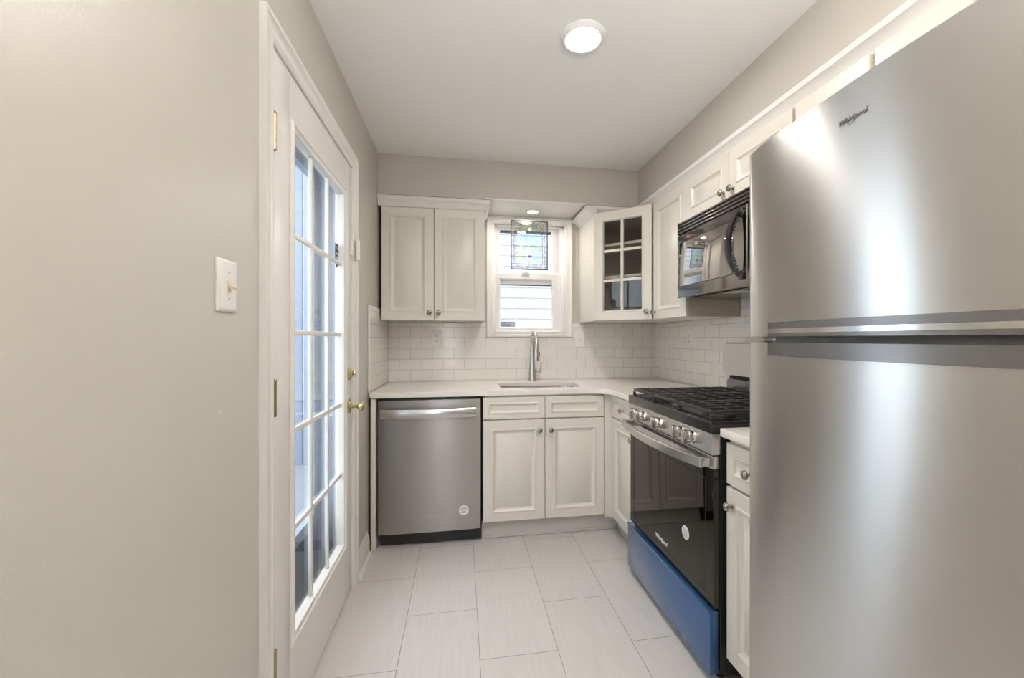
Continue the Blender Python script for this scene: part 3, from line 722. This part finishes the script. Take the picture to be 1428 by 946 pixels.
# over the microwave
oc = thing('upper_cabinet', 'short cream two-door wall cabinet directly above the microwave', 'wall cabinet', (1.35, 1.74, 1.86))
mk('cabinet_body', MB().box(UX, TX - .001, 1.366, 2.110, 1.862, 2.15), 'cab', oc)
for y0, y1, ky in ((2.106, 1.741, 1.772), (1.737, 1.370, 1.706)):
    f = door_front(oc, (UX, y0, 1.868), -Y, -X, y0 - y1, 2.080 - 1.868, fw=.052); knob(f, (UX - .019, ky, 1.902), -X)
# over the refrigerator
rc_ = thing('upper_cabinet', 'cream wall cabinet above the refrigerator, nearest the camera', 'wall cabinet', (1.35, 1.06, 1.75))
mk('cabinet_body', MB().box(UX, TX - .001,   .76, 1.3605, 1.76, 2.15), 'cab', rc_)
for y0, y1, ky in ((1.352, 1.072, 1.10), (1.054, .768, 1.02)):
    f = door_front(rc_, (UX, y0, 1.765), -Y, -X, y0 - y1, 2.080 - 1.765); knob(f, (UX - .019, ky, 1.80), -X)

# ------------------------------------------------------------ microwave
mw = thing('microwave', 'black over-the-range microwave with mirror-dark door and arched handle', 'microwave', (1.35, 1.74, 1.44))
MX, MY0, MY1, MZ0, MZ1 = 1.150, 1.366, 2.108, 1.446, 1.852
mk('housing', MB().box(MX + .032, TX - .001, MY0 + .002, MY1 - .002, MZ0 + .006, MZ1 + .004, .003), 'grey_body', mw)
# vent grille
m = MB().use('vent_chrome')
gz0 = MZ1 - .068
m.box(MX + .014, MX + .031, MY0, MY1, gz0, MZ1, .002)
m.use('slot'); m.box(MX + .006, MX + .014, MY0 + .006, MY1 - .006, gz0 + .006, MZ1 - .005)
m.use('vent_chrome')
for k in range(4): m.box(MX - .001, MX + .010, MY0 + .003, MY1 - .003, gz0 + .004 + k * .0165, gz0 + .0125 + k * .0165, .003)
for y in (MY0 + .002, MY1 - .008): m.box(MX - .001, MX + .014, y, y + .006, gz0, MZ1, .002)
mk('vent_grille', m, 'vent_chrome', mw)
# door (far side) and control panel (near side)
KYM = 1.545
m = MB().use('micro_black'); m.rect((MX + .030, MY1, MZ0), -Y, Z, -X, MY1 - KYM - .003, gz0 - MZ0 - .003, [(0, 0), (0, .026), (.004, .030), (.022, .030)])
mdoor = mk('door', m, 'micro_black', mw)
m = MB(); m.rect((MX, MY1 - .024, MZ0 + .060), -Y, Z, -X, .44, gz0 - MZ0 - .110, [(0, -.0005), (0, .0012), (.002, .0018)])
mk('window_glass', m, 'micro_glass', mdoor)
m = MB().use('slot'); m.rect((MX, MY1 - .021, MZ0 + .057), -Y, Z, -X, .446, gz0 - MZ0 - .104, [(0, -.0005), (0, .0005), (.003, .0005), (.003, -.0005)], closed=True)
mk('window_border', m, 'slot', mdoor)
m = MB(); pts = []
for k in range(25):
    t = k / 24; a = PI * t; z = MZ0 + .035 + (gz0 - MZ0 - .055) * t; s_ = math.sin(a)
    pts.append((z, s_ ** .7 if s_ > 0 else 0))
rings = []
for z, s_ in pts:
    yo = KYM + .030 + .030 * s_; xo = MX - .006 - .042 * s_
    wd = .007 + .012 * s_
    rings.append([V((xo + a, yo + b_, z)) for a, b_ in ((-.006, -wd), (-.011, 0), (-.006, wd), (.006, wd), (.009, 0), (.006, -wd))])
m.loops(rings)
for k in range(3, 22):
    z, s_ = pts[k]; m.cyl((MX - .006 - .042 * s_ + .008, KYM + .030 + .030 * s_ - (.007 + .012 * s_), z - .004), (MX - .006 - .042 * s_ + .008, KYM + .030 + .030 * s_ - (.007 + .012 * s_), z + .004), .005, n=8)
m.box(MX - .012, MX + .001, KYM + .018, KYM + .044, pts[0][0] - .006, pts[0][0] + .03, .003); m.box(MX - .012, MX + .001, KYM + .018, KYM + .044, pts[-1][0] - .03, pts[-1][0] + .006, .003)
mk('handle', m, 'black_gloss', mdoor, label='glossy black arched handle with ribbed inner edge')
m = MB(); m.rect((MX + .030, KYM, MZ0), -Y, Z, -X, KYM - MY0, gz0 - MZ0 - .003, [(0, 0), (0, .026), (.004, .030)]); cpn = mk('control_panel', m, 'micro_black', mw)
m = MB().use('grey_body')
for r in range(5):
    for c in range(3): m.box(MX - .0012, MX + .0005, KYM - .045 - c * .045 - .034, KYM - .045 - c * .045, MZ0 + .05 + r * .036, MZ0 + .072 + r * .036)
mk('keypad', m, 'grey_body', cpn)
mk('display', MB().box(MX - .0012, MX + .0005, MY0 + .03, KYM - .03, gz0 - .07, gz0 - .03), 'slot', cpn)
m = MB().use('nickel'); m.box(MX + .05, TX - .03, MY0 + .02, MY1 - .02, MZ0 - .002, MZ0 + .006)
m.use('slot')
for k in range(12): m.box(MX + .09 + k * .012, MX + .096 + k * .012, MY0 + .08, MY0 + .30, MZ0 - .0035, MZ0 - .001)
mk('grease_filter', m, 'nickel', mw)
mk('cooktop_lamp', MB().box(MX + .07, MX + .12, 1.66, 1.80, MZ0 - .005, MZ0 - .002, .001), 'logo_light', mw)

# ------------------------------------------------------------ gas range
rg = thing('gas_range', 'stainless gas range with black glass oven door and blue film on its drawer', 'range', (1.15, 1.73, 0))
GX, GY_0, GY_1 = .880, 1.358, 2.106
mk('oven_body', MB().box(.905, 1.47, GY_0 + .002, GY_1 - .002, .03, .888, .002), 'black', rg)
for x in (.93, 1.43):
    for y in (GY_0 + .04, GY_1 - .04): mk('foot', MB().cyl((x, y, .0005), (x, y, .031), .015), 'black', rg)
# cooktop
m = MB(); m.box(.870, 1.43, GY_0, GY_1, .889, .932, .004, 3); m.rect((.895, GY_0 + .022, .932), X, Y, Z, .52, GY_1 - GY_0 - .044, [(0, -.001), (0, .004), (.006, .006), (.012, .004), (.02, .0005)])
ck = mk('cooktop', m, 'cooktop', rg)
# control panel
m = MB(); m.loops([[V((x, y, z)) for x, z in ((.905, .888), (.876, .888), (.868, .818), (.872, .815), (.905, .815))] for y in (GY_0 + .001, GY_1 - .001)])
cp = mk('control_panel', m, 'steel_plain', rg)
for y in (2.000, 1.925, 1.755, 1.570, 1.485):
    nrm = V((-1, 0, .11)).normalized(); o = V((.8725, y, .853))
    m = MB(); m.lathe(o, nrm, [(.028, -.002), (.028, .003), (.0235, .006), (.0225, .022), (.021, .025), (.001, .0255)], 24)
    k = mk('burner_knob', m, 'chrome', cp, label='round steel burner knob')
    m = MB(); c0 = o + nrm * .022; m.box(c0.x - .020, c0.x + .002, y - .0085, y + .0085, c0.z - .024, c0.z + .024, .002)
    mk('grip', m, 'chrome', k)
# oven door
m = MB().use('oven_glass'); m.rect((.904, GY_1 - .002, .268), -Y, Z, -X, GY_1 - GY_0 - .004, .762 - .268, [(0, 0), (0, .020), (.003, .0235), (.012, .024)])
m.use('steel_plain'); m.box(.876, .904, GY_0 + .002, GY_1 - .002, .763, .810, .003)
m.use('slot'); m.box(.880, .903, GY_0 + .004, GY_1 - .004, .8102, .8148)
od = mk('oven_door', m, 'oven_glass', rg)
m = MB()
for k in range(34):
    y = GY_1 - .16 - k * .0125
    if k % 12 != 11: m.box(.8752, .8765, y - .008, y, .792, .804)
mk('vent_slots', m, 'slot', od)
m = MB(); bowbar(m, (.873, GY_1 - .010, .788), (.873, GY_0 + .012, .788), -X, .030, .072, .036, .012, pw=2.2)
m.box(.838, .8755, GY_1 - .030, GY_1 - .008, .772, .804, .003); m.box(.838, .8755, GY_0 + .010, GY_0 + .032, .772, .804, .003)
mk('handle', m, 'steel_plain', od, label='bowed stainless bar handle')
mk('window_border', MB().rect((.8797, GY_1 - .05, .30), -Y, Z, -X, .648, .42, [(0, 0), (0, .0008), (.002, .0008), (.002, 0)], closed=True), 'slot', od)
st = mk('sticker', MB().lathe((.8797, 1.548, .455), -X, [(.027, 0), (.027, .0006)], 28), 'paper', od, label='round white paper sticker')
m = MB()
for k in range(5): m.box(.8784, .8789, 1.548 - .017, 1.548 + .016, .455 + .011 - k * .007, .455 + .0135 - k * .007)
mk('sticker_print', m, 'ink', st)
text_mesh('logo', 'Whirlpool', .026, (.8792, 1.755, .331), -Y, Z, -X, 'logo_light', od, .25, bold=.0006)
# drawer
m = MB(); m.box(.866, .900, GY_0 + .002, GY_1 - .002, .034, .258, .003)
m.box(.862, .872, GY_0 + .002, GY_1 - .002, .250, .262, .003)
mk('storage_drawer', m, 'blue_film', rg, label='drawer front under blue protective film')
# grates
for (y0, y1) in ((GY_0 + .03, GY_0 + .257), (GY_0 + .263, GY_1 - .263), (GY_1 - .257, GY_1 - .03)):
    m = MB(); zt = .968; x0, x1 = .892, 1.40
    for y in (y0, y1): m.box(x0, x1, y - .006, y + .006, zt - .012, zt, .003)
    for x in (x0, x1): m.box(x - .006, x + .006, y0, y1, zt - .012, zt, .003)
    nb_ = 3
    for k in range(1, nb_ + 1):
        y = y0 + (y1 - y0) * k / (nb_ + 1); m.box(x0, x1, y - .0038, y + .0038, zt - .010, zt + .001, .0015)
    for x in (x0 + .085, x0 + .17, x0 + .254, x0 + .34, x0 + .425): m.box(x - .0038, x + .0038, y0, y1, zt - .010, zt, .002)
    for x in (x0, x1):
        for y in (y0, y1): m.box(x - .006, x + .006, y - .006, y + .006, .9325, zt - .016, .001)
    mk('grate', m, 'iron', rg, label='black cast iron grate section')
for (x, y, r) in ((1.00, 1.50, .045), (1.29, 1.50, .035), (1.145, 1.732, .050), (1.00, 1.965, .038), (1.29, 1.965, .042)):
    m = MB(); m.lathe((x, y, .9325), Z, [(r + .012, 0), (r + .010, .006), (r, .010), (r, .013), (r - .002, .019), (.001, .020)], 24)
    mk('burner', m, 'iron', rg)
# backguard
m = MB().use('steel_plain')
BG = [(0, 0), (.0, .02)]
def rr_poly(y0, y1, z0, z1, r, n=6):
    out = []
    for cy_, cz_, a0 in ((y1 - r, z1 - r, 0), (y0 + r, z1 - r, PI / 2), (y0 + r, z0 + r, PI), (y1 - r, z0 + r, 3 * PI / 2)):
        for k in range(n): a = a0 + PI / 2 * k / (n - 1); out.append((cy_ + r * math.cos(a), cz_ + r * math.sin(a)))
    return out
pl = rr_poly(GY_0 + .002, GY_1 - .002, 1.030, 1.208, .03)
pl2 = rr_poly(GY_0 + .008, GY_1 - .008, 1.036, 1.202, .028)
m.loops([[V((1.455, y, z)) for y, z in pl], [V((1.422, y, z)) for y, z in pl], [V((1.412, y, z)) for y, z in pl2]])
bgd = mk('backguard', m, 'steel_plain', rg)
m = MB(); m.loops([[V((1.495, y, z)) for y, z in rr_poly(GY_0 + .015, GY_1 - .015, .933, 1.012, .02)], [V((1.432, y, z)) for y, z in rr_poly(GY_0 + .015, GY_1 - .015, .933, 1.012, .02)]])
mk('backguard_base', m, 'dark_trim', rg)
mk('backguard_slot', MB().box(1.445, 1.49, GY_0 + .02, GY_1 - .02, 1.0125, 1.0295), 'slot', rg)
mk('control_display', MB().box(1.4105, 1.4125, 1.62, 1.84, 1.08, 1.16, .001), 'slot', bgd)

# ------------------------------------------------------------ refrigerator
fr = thing('refrigerator', 'large stainless steel top-freezer refrigerator with curved doors at the right', 'refrigerator', (1.1, .61, 0))
FYC = .61
HP = [(.752, .3755), (.742, .374), (.735, .369), (.7295, .352), (.7225, .312), (.7175, .26), (.7140, .19), (.7090, .10), (.7065, 0)]
prof = [(x, FYC + d_) for x, d_ in HP] + [(x, FYC - d_) for x, d_ in reversed(HP[:-1])]
# refine curve with Catmull-like subdivision
def refine(P_, it=2):
    for _ in range(it):
        Q = [P_[0]]
        for i in range(len(P_) - 1):
            a, b_ = P_[i], P_[i + 1]; Q += [(a[0] * .75 + b_[0] * .25, a[1] * .75 + b_[1] * .25), (a[0] * .25 + b_[0] * .75, a[1] * .25 + b_[1] * .75)]
        Q.append(P_[-1]); P_ = Q
    return P_
prof = refine(prof)
def fx_at(y):
    best = prof[0][0]
    for i in range(len(prof) - 1):
        a, b_ = prof[i], prof[i + 1]
        if (a[1] - y) * (b_[1] - y) <= 0 and a[1] != b_[1]: return a[0] + (b_[0] - a[0]) * (y - a[1]) / (b_[1] - a[1])
    return best
mk('cabinet_shell', MB().box(.818, 1.505, FYC - .372, FYC + .372, .04, 1.685, .004), 'grey_body', fr)
poly_ = prof + [(.800, FYC - .3755), (.800, FYC + .3755)]
fz = mk('freezer_door', MB().prism(poly_, 1.232, 1.700, .003), 'steel', fr)
fd = mk('refrigerator_door', MB().prism(poly_, .075, 1.218, .003), 'steel', fr)
mk('door_gasket', MB().box(.801, .817, FYC - .36, FYC + .36, .09, 1.69), 'textured_black', fr)
m = MB(); ys = [FYC + .283 - .566 * k / 24 for k in range(25)]
def strip(m, z0, z1, out, th=.004, bow=0):
    rings = []
    for y in ys:
        x = fx_at(y); rings.append([V((x - out, y, z0)), V((x - out, y, z1)), V((x + th, y, z1)), V((x + th, y, z0))])
    m.loops(rings)
strip(m, 1.2500, 1.2655, .0012); strip(m, 1.2320, 1.2402, .0012)
hh = mk('pocket_handle', m, 'dark_trim', fz, label='dark grey pocket handle trim')
m = MB(); strip(m, 1.2402, 1.2500, .0016); mk('handle_polished_strip', m, 'chrome', hh, label='polished steel strip')  # polished metal band between the dark trims
m = MB(); strip(m, 1.187, 1.2182, .0012); mk('pocket_handle', m, 'dark_trim', fd, label='dark grey pocket handle trim')
m = MB().use('textured_black'); rings = []
for y in [FYC + .262 - .524 * k / 16 for k in range(17)]:
    x = fx_at(y) + .004; rings.append([V((x, y, 1.2184)), V((x, y, 1.2318)), V((x + .05, y, 1.2318)), V((x + .05, y, 1.2184))])
m.loops(rings); mk('gap_liner', m, 'textured_black', fr)
mk('door_hinge', MB().box(.765, .80, FYC + .30, FYC + .36, 1.2185, 1.2315, .001), 'nickel', fr)
mk('kick_grille', MB().box(.79, .82, FYC - .36, FYC + .36, .012, .07, .003), 'textured_black', fr)
for x in (.85, 1.45):
    for y in (FYC - .33, FYC + .33): mk('foot', MB().cyl((x, y, .0005), (x, y, .041), .02), 'black', fr)
ly = .664; tx = fx_at(ly)
dv = V((fx_at(ly - .03) - fx_at(ly + .03), -.06, 0)).normalized()
text_mesh('logo', 'Whirlpool', .0142, V((tx - .0008, ly, 1.6335)), dv, Z, -X, 'logo', fz, .28, bold=.0001, label='dark grey maker name in slanted letters')
# swoosh ring around the name
m = MB(); pts = []
for k in range(13):
    a = -2.2 + 2.3 * k / 12; pts.append(V((tx - .0008, ly, 1.634)) + dv * (.011 * math.cos(a) - .003) + Z * (.010 * math.sin(a)))
m.tube(pts, .0005, 6); mk('logo_swoosh', m, 'logo', fz)

# ------------------------------------------------------------ outlets
def outlet(p, u, n, label, kind):
    t = thing('electrical_outlet', label, 'outlet', p)
    p = V(p); mk('cover_plate', MB().rect(p - u * .036 - Z * .059, u, Z, n, .072, .118, [(0, .0005), (0, .002), (.004, .005), (.006, .005)]), 'white_plastic', t)
    m = MB().use('white_plastic')
    if kind == 'duplex':
        for dz in (-.020, .020): m.rect(p - u * .016 + Z * (dz - .014), u, Z, n, .032, .028, [(0, .005), (.001, .0065), (.004, .0068)])
        m.use('slot')
        for dz in (-.020, .020):
            for du in (-.007, .006): m.rect(p + u * du + Z * (dz - .003), u, Z, n, .0022, .009, [(0, .0068), (0, .0072)])
            m.rect(p - u * .0015 + Z * (dz - .010), u, Z, n, .004, .004, [(0, .0068), (0, .0072)])
        mk('receptacle', m, 'white_plastic', t)
    else:
        m.rect(p - u * .005 - Z * .011, u, Z, n, .010, .022, [(0, .005), (.001, .0065)])
        m.loops([[p + u * a + n * b_ + Z * c for b_, c in ((.006, -.004), (.006, .005), (.018, .010), (.019, .005))] for a in (-.003, .003)])
        mk('toggle', m, 'white_plastic', t)
    return t
outlet((-.182, TY, 1.228), X, -Y, 'white duplex outlet on the back tiles above the dishwasher', 'duplex')
w_ = outlet((.908, TY, 1.221), X, -Y, 'white toggle switch plate on the tiles right of the window', 'toggle'); w_.name = 'light_switch'; w_['category'] = 'switch'
outlet((TX, 2.635, 1.228), -Y, -X, 'white duplex outlet on the right-hand tiles near the corner', 'duplex')

# ------------------------------------------------------------ recessed lights, added rear fills
def downlight(x, y, z, r, power, lens, label, glare=True):
    t = thing('recessed_ceiling_light', label, 'ceiling light', (x, y, z))
    m = MB(); m.lathe((x, y, z), -Z, [(r, .0005), (r, .003), (r * .94, .007), (r * .84, .014), (r * .80, .016), (r * .76, .014), (r * .73, .003), (r * .73, .0005)], 40, caps=False)
    mk('trim_ring', m, 'vinyl', t)
    mk('lens', MB().lathe((x, y, z), -Z, [(r * .73, .0006), (r * .73, .0030), (r * .55, .0040), (.001, .0045)], 32), lens, t)
    d = bpy.data.lights.new('recessed_lamp', 'AREA'); d.shape = 'DISK'; d.size = r * 1.4; d.energy = power; d.color = WARM
    o = bpy.data.objects.new('recessed_lamp', d); COL.objects.link(o); o.parent = t; o.location = (0, 0, -.018)
    return t
downlight(.476, 1.613, ZC, .092, P_MAIN, 'lamp', 'round recessed light glowing in the white ceiling, the large one')
downlight(.505, 2.985, 2.156, .050, P_ALCOVE, 'lamp_small', 'small round recessed light in the white board above the window')
for (x, y) in ((.476, -.35), (.476, -1.9)):  # unseen fill lights added behind the camera to brighten the room
    d = bpy.data.lights.new('rear_fill', 'AREA'); d.shape = 'DISK'; d.size = .16; d.energy = P_REAR; d.color = WARM
    o = bpy.data.objects.new('rear_fill', d); COL.objects.link(o); o.location = (x, y, ZC - .01)
